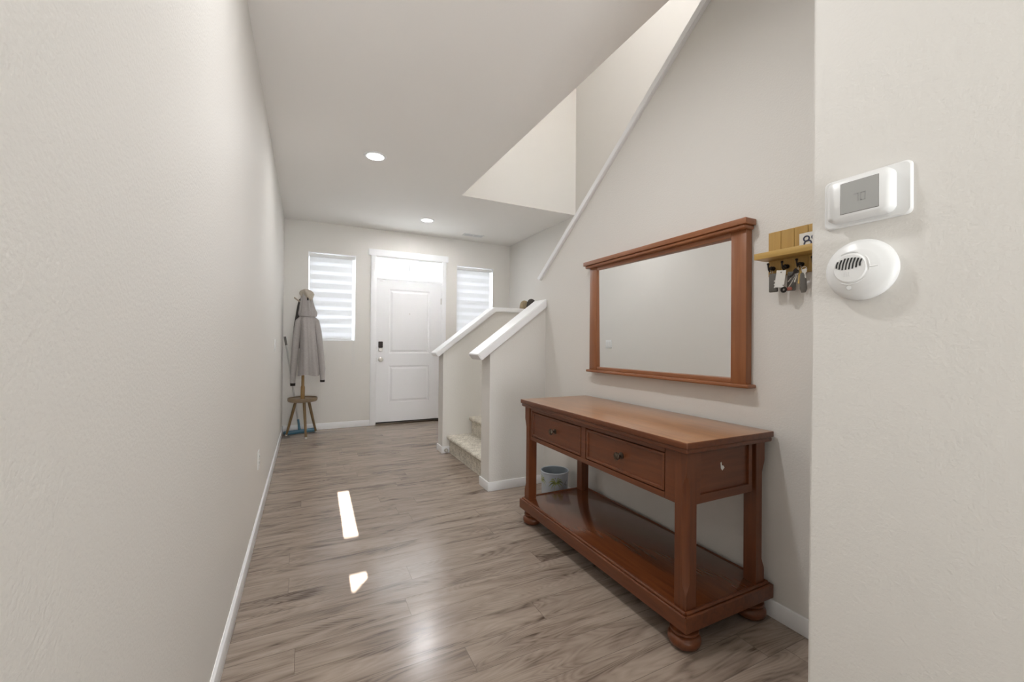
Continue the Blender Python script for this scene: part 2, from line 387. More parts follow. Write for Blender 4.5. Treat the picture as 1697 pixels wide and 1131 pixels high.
# ceiling slab with the stair opening
bm = B()
pts = [(LX-T, BY-T), (OPX, BY-T), (OPX, OPY), (OX, OPY), (OX, EY+T), (LX-T, EY+T)]
prism(bm, [(x, y, CZ) for x, y in pts], (0, 0, 0.3))
for f in bm.faces:
    if abs(f.normal.z) < .5: f.material_index = 1
struct('ceiling', bm, [M['ceil'], M['wall']], smooth=False)
# stairwell shaft above the opening
bm = B(); box(bm, OPX-T, OPX, BY, OPY+T, CZ+.3, UZ); struct('wall_shaft_inner', bm, M['wall'], smooth=False)
bm = B(); box(bm, OPX-T, OX, OPY, OPY+T, CZ+.3, UZ); struct('wall_shaft_end', bm, M['wall'], smooth=False)
bm = B(); box(bm, OPX-T, OX, BY-T, BY, CZ, UZ); struct('wall_shaft_back', bm, M['wall'], smooth=False)
bm = B(); box(bm, OPX-T, OX+T, BY-T, OPY+T, UZ, UZ+.1); struct('ceiling_upper', bm, M['ceil'], smooth=False)
bm = B(); box(bm, FX, OX, BY, 0.30, CZ-.001, CZ+.2); struct('ceiling_near', bm, M['ceil'], smooth=False)

# stair half walls
AY0, AY1, BYN, BYF = 4.235, 4.395, 2.996, 3.165
HX = 1.297
bm = B()
prism(bm, [(HX, BYN, 0), (RX, BYN, 0), (RX, BYN, 1.462), (HX, BYN, 1.075)], (0, BYF-BYN, 0))
struct('wall_stair_near', bm, M['wall'], smooth=False)
bm = B()
prism(bm, [(HX, AY0, 0), (OX, AY0, 0), (OX, AY0, 1.515), (1.88, AY0, 1.515), (HX, AY0, 1.055)], (0, AY1-AY0, 0))
struct('wall_stair_far', bm, M['wall'], smooth=False)
# caps (white painted boards)
def cap_path(name, pts, y0, y1, th, endcut=True):
    bm = B()
    up = [(x, y0, z) for x, z in pts]; n = len(pts)
    lo = []
    for i, (x, z) in enumerate(pts):
        if i == 0:
            dx, dz = pts[1][0]-x, pts[1][1]-z; l = math.hypot(dx, dz); nx, nz = dz/l, -dx/l
            lo.append((x+nx*th, y0, z+nz*th))
        elif i == n-1: lo.append((x, y0, z-th*1.2 if abs(pts[i][1]-pts[i-1][1]) > 1e-3 else z-th))
        else: lo.append((x+th*0.35, y0, z-th))
    prism(bm, up+lo[::-1], (0, y1-y0, 0))
    bmesh.ops.bevel(bm, geom=list(bm.edges), offset=0.006, segments=2, affect='EDGES')
    return struct(name, bm, M['trim'])
cap_path('trim_1', [(1.185, 1.073), (RX, 1.537)], BYN-.022, BYF+.022, 0.060)
cap_path('trim_2', [(1.208, 1.052), (1.877, 1.562), (OX, 1.562)], AY0-.022, AY1+.022, 0.050)
# sloped cap of the mirror wall
bm = B()
yb, yt = 3.115, NY-.3
x0, x1 = RX-.022, RX+.115+.022
def sl(y, z): return (x0, y, z)
th = 0.046
prism(bm, [(x0, yb, trim_z(yb)+th*1.1), (x0, yt, trim_z(yt)+th*1.1), (x0, yt, trim_z(yt)-.002), (x0, yb-.045, trim_z(yb-.045)-.002)], (x1-x0, 0, 0))
bmesh.ops.bevel(bm, geom=list(bm.edges), offset=0.004, segments=2, affect='EDGES')
struct('trim_3', bm, M['trim'])

# baseboards
def bb(name, segs, h=0.075):
    bm = B()
    for s in segs: box(bm, *s, 0, h, bev=0.0025, seg=2)
    return struct(name, bm, M['trim'])
t = 0.012
bb('baseboard_left', [(LX, LX+t, BY, EY)], 0.082)
bb('baseboard_end', [(LX+t, 0.802, EY-t, EY), (1.884, OX, EY-t, EY)], 0.082)
bb('baseboard_right', [(RX-t, RX, NY+.01, BYN-t)], 0.073)
bb('baseboard_stair_near', [(HX-t, RX-t, BYN-t, BYN), (HX-t, HX, BYN, BYF+t), (HX, 1.372, BYF, BYF+t)], 0.07)
bb('baseboard_stair_far', [(HX-t, 1.372, AY0-t, AY0), (HX-t, HX, AY0, AY1+t), (HX, OX, AY1, AY1+t)], 0.07)

# ------------------------------------------------------------------ stairs
st = thing('staircase', 'cream carpeted stairs rising to the right between two white-capped half walls', 'stairs', (1.37, 3.7, 0))
riser, run, x0s = 0.183, 0.25, 1.372
def nosed_step(x0, x1, y0, y1, zt, axis='X'):
    bm = B()
    prof = [(x0, 0.0), (x0, zt-.052), (x0-.018, zt-.045), (x0-.030, zt-.030), (x0-.032, zt-.016), (x0-.024, zt-.004), (x0-.010, zt), (x1, zt), (x1, 0.0)]
    if axis == 'X': prism(bm, [(a, y0, z) for a, z in prof], (0, y1-y0, 0))
    else: prism(bm, [(y0, -a, z) for a, z in prof], (y1-y0, 0, 0))
    return bm
g = 0.0
obj('step', nosed_step(x0s, x0s+run, BYF+.002, AY0-.002, riser), M['carpet'], st, angle=60)
obj('step', nosed_step(x0s+run, x0s+2*run, BYF+.002, AY0-.002, 2*riser), M['carpet'], st, angle=60)
obj('landing', nosed_step(x0s+2*run, OX-.002, BYF+.002, AY0-.002, 3*riser), M['carpet'], st, angle=60)
for i in range(7):
    y = BYF-.001-i*run
    obj('step', nosed_step(-y, -y+run-.001, RX+.118, OX-.002, (4+i)*riser, 'Y'), M['carpet'], st, angle=60)

# ------------------------------------------------------------------ windows of the end wall
def window(n, x0, x1):
    w = thing('window_%d' % n, '', '', ((x0+x1)/2, EY, WZ0), kind='structure')
    bm = B(); y = EY+.085; f = 0.045
    box(bm, x0, x1, y, y+.045, WZ0, WZ0+f, .004); box(bm, x0, x1, y, y+.045, WZ1-f, WZ1, .004)
    box(bm, x0, x0+f, y+.0004, y+.044, WZ0+f-.004, WZ1-f+.004, .002); box(bm, x1-f, x1, y+.0004, y+.044, WZ0+f-.004, WZ1-f+.004, .002)
    box(bm, x0, x1, y+.003, y+.04, (WZ0+WZ1)/2-.02, (WZ0+WZ1)/2+.02, .003)
    obj('window_frame', bm, M['trim'], w)
    bm = B(); box(bm, x0+f-.01, x1-f+.01, y+.02, y+.026, WZ0+f-.01, WZ1-f+.01); obj('window_pane', bm, M['glass'], w, smooth=False)
    bm = B(); e = .006
    box(bm, x0, x0+e, EY-.001, y, WZ0+.012, WZ1-e); box(bm, x1-e, x1, EY-.001, y, WZ0+.012, WZ1-e); box(bm, x0, x1, EY-.001, y, WZ1-e, WZ1+.0005); box(bm, x0, x1, EY-.001, y, WZ0-.0005, WZ0+.012)
    obj('window_jamb', bm, M['trim'], w, smooth=False)
window(1, *W1); window(2, *W2)
def blind(x0, x1, label, cord):
    t_ = thing('zebra_shade', label, 'window shade', ((x0+x1)/2, EY+.04, WZ1), 'zebra shades on the windows')
    bm = B(); box(bm, x0+.008, x1-.008, EY+.022, EY+.062, WZ1-.058, WZ1-.012, .012, 4); obj('headrail', bm, M['plastic'], t_)
    z1, z0 = WZ1-.05, WZ0+.035; xa, xb = x0+.016, x1-.04
    pitch = 0.1175; n = 10
    bm = B(); bs = B(); sp = pitch*.42; z = z1; y = EY+.045
    k = 0
    while z > z0+1e-4:
        zb = max(z0, z-(pitch-sp)); box(bm, xa, xb, y, y+.002, zb, z); z = zb
        if z > z0+1e-4:
            zb = max(z0, z-sp); box(bs, xa, xb, y+.0005, y+.0015, zb, z); z = zb
    obj('dense_fabric', bm, M['band'], t_, smooth=False); obj('sheer_fabric', bs, M['sheer'], t_, smooth=False)
    bm = B(); box(bm, xa, xb, EY+.036, EY+.056, z0-.022, z0+.002, .006, 3); obj('bottom_rail', bm, M['plastic'], t_)
    if cord:
        bm = B(); xc = x1-.022
        pts = [(xc-.012, EY-.004+.02, WZ1-.04), (xc-.012, EY-.006, WZ0), (xc-.014, EY-.006, .86), (xc-.002, EY-.006, .80), (xc+.012, EY-.006, .86), (xc+.010, EY-.006, WZ0), (xc+.008, EY+.016, WZ1-.04)]
        tube(bm, pts, .0022, 6); obj('pull_cord', bm, M['plastic2'], t_)
blind(*W1, 'white striped shade over the window left of the front door, behind the coat rack', True)
blind(*W2, 'white striped shade over the window between the front door and stairs', False)

# ------------------------------------------------------------------ front door
d = thing('door_1', '', '', (1.345, EY, 0), kind='structure')
bm = B()
cx0, cx1 = 0.802, 1.884
box(bm, cx0, 0.872, EY-.018, EY, 0, 2.372, .003); box(bm, 1.822, cx1, EY-.018, EY, 0, 2.372, .003)
box(bm, cx0-.034, cx1+.030, EY-.024, EY, 2.372, 2.462, .003)
obj('casing', bm, M['trim'], d)
bm = B()
box(bm, .868, .884, EY-.004, EY+.12, 0, TZ, .002); box(bm, 1.818, 1.826, EY-.004, EY+.12, 0, TZ, .002)
box(bm, .884, 1.818, EY-.004, EY+.12, TZ-.022, TZ, .002); box(bm, .884, 1.818, EY-.002, EY+.12, 2.052, 2.082, .003)
obj('jamb', bm, M['trim'], d)
tr = B(); f = .012
box(tr, .884, 1.818, EY+.02, EY+.06, 2.082, 2.082+f); box(tr, .884, 1.818, EY+.02, EY+.06, TZ-.022-f, TZ-.022); box(tr, .884, .884+f, EY+.02, EY+.06, 2.082+f, TZ-.022-f); box(tr, 1.80, 1.818, EY+.02, EY+.06, 2.082+f, TZ-.022-f)
box(tr, 1.332, 1.350, EY+.025, EY+.055, 2.082+f, TZ-.022-f)
to = obj('transom_window', tr, M['trim'], d)
bm = B(); box(bm, .89, 1.812, EY+.038, EY+.043, 2.086, 2.334); obj('transom_pane', bm, M['glass'], to, smooth=False)
# slab with two raised panels (relief built by rings)
sx0, sx1, sz0, sz1, sy = .886, 1.816, .036, 2.048, EY+.004
bm = B()
box(bm, sx0, sx1, sy+.008, sy+.044, sz0, sz1)
P1 = (1.058, 1.640, 1.005, 1.915); P2 = (1.066, 1.644, .305, .828)
def face_with_holes():
    xs_ = [sx0, 1.058, 1.642, sx1]; zs_ = [sz0, P2[2], P2[3], P1[2], P1[3], sz1]
    for i in range(3):
        for j in range(5):
            if i == 1 and j in (1, 3): continue
            box(bm, xs_[i], xs_[i+1], sy, sy+.010, zs_[j], zs_[j+1])
face_with_holes()
for (a, b_, c, e_) in ((1.058, 1.642, P1[2], P1[3]), (1.058, 1.642, P2[2], P2[3])):
    # sloped sticking ring then raised field
    rings = []
    for ins, dep in ((0, .000), (.010, .0075), (.024, .0085), (.044, .0015), (.052, .0010)):
        rings.append([bm.verts.new((x, sy+dep, z)) for x, z in ((a+ins, c+ins), (b_-ins, c+ins), (b_-ins, e_-ins), (a+ins, e_-ins))])
    fs = []
    for r1, r2 in zip(rings, rings[1:]):
        for k in range(4): fs.append(bm.faces.new((r1[k], r1[(k+1) % 4], r2[(k+1) % 4], r2[k])))
    fs.append(bm.faces.new(rings[-1]))
    bmesh.ops.recalc_face_normals(bm, faces=fs)
obj('door_slab', bm, M['door'], d, smooth=False)
bm = B()
lathe(bm, [(.033, 0), (.033, -.006), (.028, -.010), (.012, -.014), (.012, -.034), (.024, -.040), (.031, -.052), (.028, -.064), (.015, -.070), (.0001, -.071)], (.942, sy, .918), 'Y', 28)
obj('door_knob', bm, M['nickel'], d)
bm = B(); box(bm, .911, .971, sy-.024, sy, 1.085, 1.172, .008, 3); lk = obj('keypad_lock', bm, M['black'], d, label='black keypad deadbolt')
bm = B(); lathe(bm, [(.029, 0), (.029, -.012), (.022, -.020), (.0001, -.021)], (.941, sy-.001, 1.056), 'Y', 24); box(bm, .913, .969, sy-.014, sy, 1.03, 1.088, .006, 2); obj('deadbolt_turn', bm, M['nickel'], lk, label='nickel deadbolt cylinder')
bm = B(); box(bm, .880, .888, sy-.002, sy+.02, .885, .945); box(bm, .880, .888, sy-.002, sy+.02, 1.06, 1.10); obj('strike_plate', bm, M['nickel'], d)
for z in (.25, 1.03, 1.78):
    bm = B(); tube(bm, [(1.814, sy-.004, z-.045), (1.814, sy-.004, z+.045)], .006, 10); box(bm, 1.806, 1.818, sy-.001, sy+.004, z-.045, z+.045); obj('hinge', bm, M['nickel'], d)
bm = B(); lathe(bm, [(.007, 0), (.007, -.002), (.004, -.003), (.0001, -.003)], (1.346, sy, 1.575), 'Y', 16); obj('peephole', bm, M['nickel'], d)
bm = B(); box(bm, .884, 1.818, EY-.03, EY+.12, 0, .022, .004); obj('threshold', bm, M['bronze'], d)
bm = B(); box(bm, .886, 1.816, sy+.004, sy+.04, .022, .037); obj('door_sweep', bm, M['dark'], d, smooth=False)
bm = B(); box(bm, .92, .965, sy-.003, sy, 2.022, 2.030); obj('sensor_strip', bm, M['plastic2'], d)

# ------------------------------------------------------------------ recessed lights
def can(x, y, z, label, power, r=0.077, group='recessed ceiling lights along the hall'):
    o = thing('ceiling_light', label, 'ceiling light', (x, y, z), group)
    bm = B(); lathe(bm, [(r-.006, .0), (r-.006, -.006), (r+.006, -.008), (r+.014, -.004), (r+.016, 0)], (x, y, z), 'Z', 40, cap=False); obj('trim_ring', bm, M['plastic'], o)
    bm = B(); lathe(bm, [(r-.004, -.001), (r-.005, -.005), (r*.7, -.008), (.0001, -.009)], (x, y, z), 'Z', 40, cap=False); obj('light_lens', bm, M['lens'], o)
    ld = bpy.data.lights.new('downlight', 'AREA'); ld.shape = 'DISK'; ld.size = r*1.8; ld.energy = power; ld.color = (0.98, 0.985, 1.0)
    lo = bpy.data.objects.new('downlight', ld); COL.objects.link(lo); lo.parent = o; lo.location = (0, 0, -.012)
    return o
can(.513, 3.674, CZ, 'round lit recessed ceiling light nearer the camera, larger of the two in view', POW['front'])
can(1.386, 5.279, CZ, 'round lit recessed ceiling light nearest the front door, smaller of the two in view', POW['door'])
can(.513, 1.43, CZ, 'round recessed ceiling light above the console table, out of the photo', POW['table'])
can(.513, -.82, CZ, 'round recessed ceiling light behind the camera', POW['rear'])
can(2.15, .9, UZ, 'round recessed light high over the upper stairs', POW['stair_a'], .09, 'stairwell lights')
can(1.75, 2.35, UZ, 'round recessed light high over the stair landing', POW['stair_b'], .09, 'stairwell lights')

# ceiling vent
v = thing('ceiling_vent', 'small white rectangular air vent in the ceiling above the right window', 'vent', (2.18, 5.70, CZ))
bm = B(); x0, x1, y0, y1 = 2.03, 2.335, 5.64, 5.76
for a in ((x0, x1, y0, y0+.014), (x0, x1, y1-.014, y1), (x0, x0+.018, y0, y1), (x1-.018, x1, y0, y1)): box(bm, *a, CZ-.007, CZ, .002)
box(bm, 2.176, 2.189, y0, y1, CZ-.006, CZ)
obj('vent_frame', bm, M['plastic'], v)
bm = B()
for i in range(6):
    y = y0+.022+i*.016; prism(bm, [(x0+.01, y, CZ-.001), (x0+.01, y+.011, CZ-.006), (x0+.01, y+.012, CZ-.005), (x0+.01, y+.002, CZ-.0005)], (x1-x0-.02, 0, 0))
obj('vent_louvre', bm, M['plastic2'], v, smooth=False)
bm = B(); box(bm, x0+.01, 2.178, y0+.01, y1-.01, CZ-.0012, CZ-.0002); obj('vent_duct', bm, M['greyc'], v, smooth=False)

# ------------------------------------------------------------------ switches and outlets
def plate(kind, y, z, label, w=.07, h=.115, gangs=1):
    o = thing(kind, label, 'light switch' if 'switch' in kind else 'outlet', (LX, y, z))
    bm = B(); box(bm, LX, LX+.006, y-w/2, y+w/2, z-h/2, z+h/2, .003, 2); obj('wall_plate', bm, M['plastic'], o)
    for i in range(gangs):
        yc = y+(i-(gangs-1)/2)*.046
        if 'switch' in kind:
            bm = B(); prism(bm, [(LX+.006, yc-.017, z-.034), (LX+.011, yc-.017, z-.034), (LX+.007, yc-.017, z+.034), (LX+.006, yc-.017, z+.034)], (0, .034, 0)); obj('rocker', bm, M['plastic2'], o, smooth=False)
        else:
            for dz in (-.02, .02):
                bm = B(); box(bm, LX+.005, LX+.0085, yc-.016, yc+.016, z+dz-.014, z+dz+.014, .004, 2); s_ = obj('socket', bm, M['plastic2'], o)
                bm = B(); box(bm, LX+.008, LX+.009, yc-.008, yc-.006, z+dz-.004, z+dz+.005); box(bm, LX+.008, LX+.009, yc+.006, yc+.008, z+dz-.004, z+dz+.005); obj('slot', bm, M['dark'], s_, smooth=False)
plate('light_switch', 4.43, 1.125, 'white light switch on the left wall beside the coat rack corner', .115, .115, 2)
plate('wall_outlet', 3.03, .42, 'white wall outlet low on the left wall above the baseboard')
plate('light_switch', 4.62, 1.205, 'x', .15, .115, 2) if False else None

# door stop on the far stair wall baseboard
o = thing('door_stop', 'small round grey door stop on the baseboard at the foot of the stairs', 'door stop', (1.330, AY0-t, .032))
bm = B(); lathe(bm, [(.020, 0), (.020, -.004), (.010, -.008), (.009, -.02), (.016, -.022), (.016, -.034), (.010, -.038), (.0001, -.038)], (1.330, AY0-t, .032), 'Y', 20); obj('stop_body', bm, M['nickel'], o)
bm = B(); torus(bm, (1.330, AY0-t-.028, .032), .0145, .004, 'Y', 20, 8); obj('rubber_ring', bm, M['rubber'], o)

# ------------------------------------------------------------------ console table
CT = thing('console_table', 'dark cherry wood console table with two drawers under the wall mirror', 'table', (1.525, 1.745, 0))
X0, X1, Y0, Y1 = 1.262, 1.784, 1.083, 2.408
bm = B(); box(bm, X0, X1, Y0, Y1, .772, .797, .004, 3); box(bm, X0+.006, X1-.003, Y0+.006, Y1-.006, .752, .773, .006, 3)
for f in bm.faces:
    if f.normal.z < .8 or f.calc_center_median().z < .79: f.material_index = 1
obj('table_top', bm, [M['cherryT'], M['cherryY']], CT)      # top face lightened as if lit, edges left plain cherry to look shaded
# legs: square post with lamb's tongue chamfers on the outer corner
def leg(cx, cy, sx, sy_, z0, z1):
    """sx, sy_: +-1 direction of the outer corner"""
    w = .0285; bm = B(); ch = .019
    def ring(z, c):
        pts = []
        for qx, qy in ((-1, -1), (1, -1), (1, 1), (-1, 1)):
            k = max(c, .002) if (qx == sx and qy == sy_) else .002
            a = (cx+qx*w, cy+qy*(w-k)); b_ = (cx+qx*(w-k), cy+qy*w)
            if (qx, qy) in ((-1, -1), (1, 1)): pts += [a, b_]
            else: pts += [b_, a]
        return [bm.verts.new((p[0], p[1], z)) for p in pts]
    H = z1-z0
    prof = [(0, 0), (.05, 0), (.062, .004), (.078, .011), (.10, ch), (H-.13, ch), (H-.105, .011), (H-.088, .004), (H-.078, 0), (H, 0)]
    rg = [ring(z0+a, c) for a, c in prof]
    fs = []
    for r1, r2 in zip(rg, rg[1:]):
        for k in range(8): fs.append(bm.faces.new((r1[k], r1[(k+1) % 8], r2[(k+1) % 8], r2[k])))
    fs.append(bm.faces.new(rg[0])); fs.append(bm.faces.new(rg[-1]))
    bmesh.ops.recalc_face_normals(bm, faces=fs)
    return bm
LXs = (X0+.052, X1-.057); LYs = (Y0+.050, Y1-.050)
for ix, cx in enumerate(LXs):
    for iy, cy in enumerate(LYs):
        obj('leg', leg(cx, cy, (-1, 1)[ix], (-1, 1)[iy], .158, .753), M['cherryZ'], CT, angle=25)
# lower shelf: framed base with bead moulding
bm = B()
box(bm, X0+.022, X1-.016, Y0+.022, Y1-.022, .120, .158, .003)
obj('shelf', bm, M['shelfw'], CT)
bm = B()
for (a, b_, c, e_) in ((X0, X0+.035, Y0, Y1), (X1-.035, X1, Y0, Y1), (X0+.035, X1-.035, Y0, Y0+.035), (X0+.035, X1-.035, Y1-.035, Y1)):
    box(bm, a, b_, c, e_, .093, .148)
# bead running round the top edge
def bead(z, ins, rad):
    p = [(X0+ins, Y0+ins), (X1-ins, Y0+ins), (X1-ins, Y1-ins), (X0+ins, Y1-ins)]
    for i in range(4):
        a = p[i]; b_ = p[(i+1) % 4]
        tube(bm, [(a[0], a[1], z), (b_[0], b_[1], z)], rad, 12)
bead(.1455, .0065, .0065); bead(.154, .017, .0075)
obj('base_frame', bm, M['cherryY'], CT, angle=50)
# bun feet
for cx in (X0+.062, X1-.062):
    for cy in (Y0+.062, Y1-.062):
        bm = B()
        lathe(bm, [(.030, .0), (.044, .004), (.056, .013), (.0615, .027), (.060, .040), (.052, .050), (.0445, .053), (.050, .056), (.054, .062), (.053, .069), (.046, .074), (.037, .077), (.034, .081), (.046, .090), (.046, .094)], (cx, cy, 0), 'Z', 40)
        obj('foot', bm, M['cherryX'], CT, angle=40)
# apron / drawer case
AX = X0+.027                                   # front plane of the case
zt, zb = .753, .547
bm = B()
d1 = (1.778, 2.303); d2 = (1.214, 1.738); dz0, dz1 = .574, .731
box(bm, AX, AX+.02, LYs[0]+.028, d2[0]-.002, zb, zt, .001); box(bm, AX, AX+.02, d1[1]+.002, LYs[1]-.028-.012, zb, zt, .001)
box(bm, AX, AX+.02, d2[0], d1[1], dz1, zt, .001); box(bm, AX, AX+.02, d2[0], d1[1], zb, dz0-.003, .001)
box(bm, AX, AX+.02, d2[1]+.002, d1[0]-.002, dz0-.003, dz1, .001)
box(bm, AX+.022, X1-.09, LYs[0]+.03, LYs[1]-.03, zb+.004, zt-.002)
box(bm, X1-.092, X1-.078, LYs[0]+.028, LYs[1]-.028, zb, zt)
obj('drawer_case', bm, M['cherryY'], CT, smooth=False)
# side panels (recessed field over a bottom rail)
for yf, s in ((LYs[0]-.020, 1), (LYs[1]+.020, -1)):
    bm = B(); ya, yb_ = sorted((yf, yf+s*.018)); yc, yd = sorted((yf+s*.009, yf+s*.016))
    xa, xb = LXs[0]+.0285, LXs[1]-.0285-.014
    box(bm, xa, xa+.030, ya, yb_, zb, zt, .001); box(bm, xb-.022, xb, ya, yb_, zb, zt, .001)
    box(bm, xa+.030, xb-.022, ya, yb_, zb, zb+.034, .001); box(bm, xa+.030, xb-.022, ya, yb_, zt-.004, zt)
    box(bm, xa+.028, xb-.02, yc, yd, zb+.03, zt)
    obj('side_panel', bm, M['cherryX'], CT, smooth=False)
bm = B(); ys = LYs[0]-.0125
prism(bm, [(1.497, ys, .688), (1.503, ys, .690), (1.504, ys, .677), (1.514, ys, .674), (1.520, ys, .666), (1.508, ys, .656), (1.500, ys, .664)], (0, .002, 0))
obj('torn_sticker', bm, M['paper'], CT, smooth=False, label='torn scrap of white sticker')
# drawers
for (a, b_), kl in ((d2, 0), (d1, 1)):
    bm = B(); a += .004; b_ -= .004; z0, z1 = dz0+.001, dz1-.005; xf = AX+.001
    box(bm, xf+.006, AX+.30, a+.004, b_-.004, z0+.003, z1-.004)
    rings = []
    for ins, dep in ((0, .007), (.0, .001), (.002, -.001), (.010, -.001), (.013, .001), (.0145, .0095), (.019, .0100), (.021, .0095)):
        rings.append([bm.verts.new((xf+dep, y, z)) for y, z in ((a+ins, z0+ins), (b_-ins, z0+ins), (b_-ins, z1-ins), (a+ins, z1-ins))])
    fs = []
    for r1, r2 in zip(rings, rings[1:]):
        for k in range(4): fs.append(bm.faces.new((r1[k], r1[(k+1) % 4], r2[(k+1) % 4], r2[k])))
    fs.append(bm.faces.new(rings[-1])); bmesh.ops.recalc_face_normals(bm, faces=fs)
    dr = obj('drawer', bm, M['cherryY'], CT, smooth=False)
    yc = (a+b_)/2; zc = .6525
    bm = B(); lathe(bm, [(.015, .006), (.015, .003), (.011, .001), (.0065, -.002), (.006, -.012), (.0095, -.016), (.0165, -.019), (.0182, -.023), (.0165, -.027), (.012, -.0265), (.0105, -.0285), (.006, -.031), (.0001, -.032)], (xf, yc, zc), 'X', 28)
    obj('knob', bm, M['bronze'], dr)

# ------------------------------------------------------------------ wall mirror
MR = thing('wall_mirror', 'large rectangular mirror in a reddish wood frame with a crown moulding, above the console table', 'mirror', (RX, 1.79, .97))
fx = RX-.042
bm = B()
gx = lambda y, z: RX-.0065-(y-1.24)*.0195-(z-1.0)*.009      # the glass sits a touch skewed in its frame
prism(bm, [(gx(1.24, .99), 1.24, .99), (gx(2.30, .99), 2.30, .99), (gx(2.30, 1.68), 2.30, 1.68), (gx(1.24, 1.68), 1.24, 1.68)], (.004, 0, 0)); obj('mirror_glass', bm, M['mirror'], MR, smooth=False)
def stile(y0, y1):
    bm = B(); box(bm, fx, RX-.001, y0, y1, .985, 1.684, .003, 2); return bm
obj('frame_stile', stile(1.195, 1.270), M['frameZ'], MR); obj('frame_stile', stile(2.258, 2.338), M['frameZ'], MR)
bm = B(); box(bm, fx, RX-.001, 1.270, 2.258, 1.660, 1.690, .002)
obj('frame_rail', bm, M['frameY'], MR)
bm = B(); box(bm, fx+.002, RX-.001, 1.270, 2.258, .984, 1.007, .002); obj('frame_rail', bm, M['frameY'], MR)
bm = B(); box(bm, RX-.075, RX-.001, 1.176, 2.372, 1.700, 1.727, .003, 3); box(bm, RX-.067, RX-.001, 1.185, 2.360, 1.682, 1.701, .007, 4)
obj('crown_moulding', bm, M['frameY'], MR)
bm = B(); box(bm, RX-.062, RX-.001, 1.172, 2.352, .969, .986, .006, 4); obj('mirror_ledge', bm, M['frameY'], MR)

# ------------------------------------------------------------------ key rack
KR = thing('key_rack', 'yellow pine key rack with a small shelf and black hooks beside the mirror', 'key rack', (RX, .94, 1.45))
bm = B(); y = 1.113
for i in range(6):
    box(bm, RX-.016, RX-.001, y-.0525, y-.0004, 1.456, 1.645, .0012, 1); y -= .053
obj('back_board', bm, M['pine'], KR)
bm = B(); box(bm, RX-.100, RX-.016, .80, 1.122, 1.522, 1.548, .002, 2); obj('rack_shelf', bm, M['pineY'], KR)
hook_y = [1.092, 1.035, .978, .921, .864]
for hy in hook_y:
    bm = B(); xb = RX-.016
    lathe(bm, [(.009, 0), (.009, -.003), (.004, -.004)], (xb, hy-.002, 1.489), 'X', 14)
    tube(bm, [(xb-.004, hy, 1.494), (xb-.012, hy, 1.480), (xb-.022, hy, 1.474), (xb-.031, hy, 1.481), (xb-.034, hy, 1.496), (xb-.034, hy, 1.502)], .0030, 8)
    lathe(bm, [(.0001, -.0055), (.004, -.004), (.0055, 0), (.004, .004), (.0001, .0055)], (xb-.034, hy, 1.505), 'Z', 12)
    tube(bm, [(xb-.003, hy, 1.482), (xb-.012, hy, 1.485), (xb-.018, hy, 1.487)], .0028, 8)
    lathe(bm, [(.0001, -.009), (.006, -.007), (.0085, 0), (.006, .006), (.0001, .008)], (xb-.020, hy-.004, 1.488), 'X', 14)
    obj('hook', bm, M['black'], KR)
# card standing on the rack shelf
cdn = thing('picture_card', 'small white card with a dark blue drawing leaning on the key rack shelf', 'card', (RX-.03, .945, 1.548))
bm = B(); box(bm, RX-.030, RX-.027, .900, .980, 1.5482, 1.610, .0008, 1); obj('card_sheet', bm, M['paper'], cdn)
bm = B()
M['ink'] = simple('dark_blue_ink', (0.04, 0.05, 0.10), 0.5)
torus(bm, (RX-.0306, .953, 1.586), .010, .0028, 'X', 18, 6); torus(bm, (RX-.0306, .948, 1.565), .013, .003, 'X', 18, 6); torus(bm, (RX-.0306, .925, 1.588), .008, .0026, 'X', 18, 6)
box(bm, RX-.0312, RX-.0304, .905, .972, 1.549, 1.553)
obj('card_drawing', bm, M['ink'], cdn, label='dark blue looped drawing')

def fobshape(yc, zt_, w, h, th, x, mat, name, parent, tilt=0.0):
    bm = B(); box(bm, -th/2, th/2, -w/2, w/2, -h, 0, min(th, w)*.32, 4)
    bmesh.ops.rotate(bm, verts=bm.verts, cent=(0, 0, 0), matrix=Matrix.Rotation(tilt, 3, 'X'))
    bmesh.ops.translate(bm, verts=bm.verts, vec=(x, yc, zt_)); return obj(name, bm, mat, parent)
xb = RX-.016
k1 = thing('key_fob', 'flat grey key fob with white buttons hanging from the leftmost hook', 'key fob', (xb-.03, 1.074, 1.474))
fobshape(1.073, 1.463, .034, .078, .013, xb-.028, M['fob'], 'fob_body', k1)
bm = B(); torus(bm, (xb-.026, 1.083, 1.470), .008, .0012, 'Y'); obj('split_ring', bm, M['steel'], k1)
for i, z in enumerate((1.430, 1.416, 1.404)):
    bm = B(); lathe(bm, [(.0028, .001), (.0028, -.0012), (.0001, -.0015)], (xb-.0345, 1.064, z), 'X', 12); obj('button', bm, M['paper'], k1)
k2 = thing('key_tag', 'white rectangular tag hanging over grey keys on the second hook', 'key tag', (xb-.045, 1.03, 1.47))
bm = B(); box(bm, -.0012, .0012, -.019, .019, -.070, 0, .0005, 1); bmesh.ops.rotate(bm, verts=bm.verts, cent=(0, 0, 0), matrix=Matrix.Rotation(.14, 3, 'X')); bmesh.ops.translate(bm, verts=bm.verts, vec=(xb-.046, 1.030, 1.469))
obj('tag_card', bm, M['paper'], k2)
bm = B(); lathe(bm, [(.0022, .001), (.0022, -.001), (.0001, -.0012)], (xb-.0475, 1.0305, 1.461), 'X', 10); obj('rivet', bm, M['grip'], k2)
bm = B(); lathe(bm, [(.0022, .001), (.0022, -.001), (.0001, -.0012)], (xb-.0475, 1.022, 1.407), 'X', 10); obj('rivet', bm, M['grip'], k2)
bm = B(); torus(bm, (xb-.044, 1.022, 1.389), .0085, .0042, 'X', 20, 10); obj('key_ring', bm, M['black'], k2)
k3 = thing('key_bundle', 'keys and a grey remote hanging behind the white tag', 'keys', (xb-.03, 1.00, 1.47))
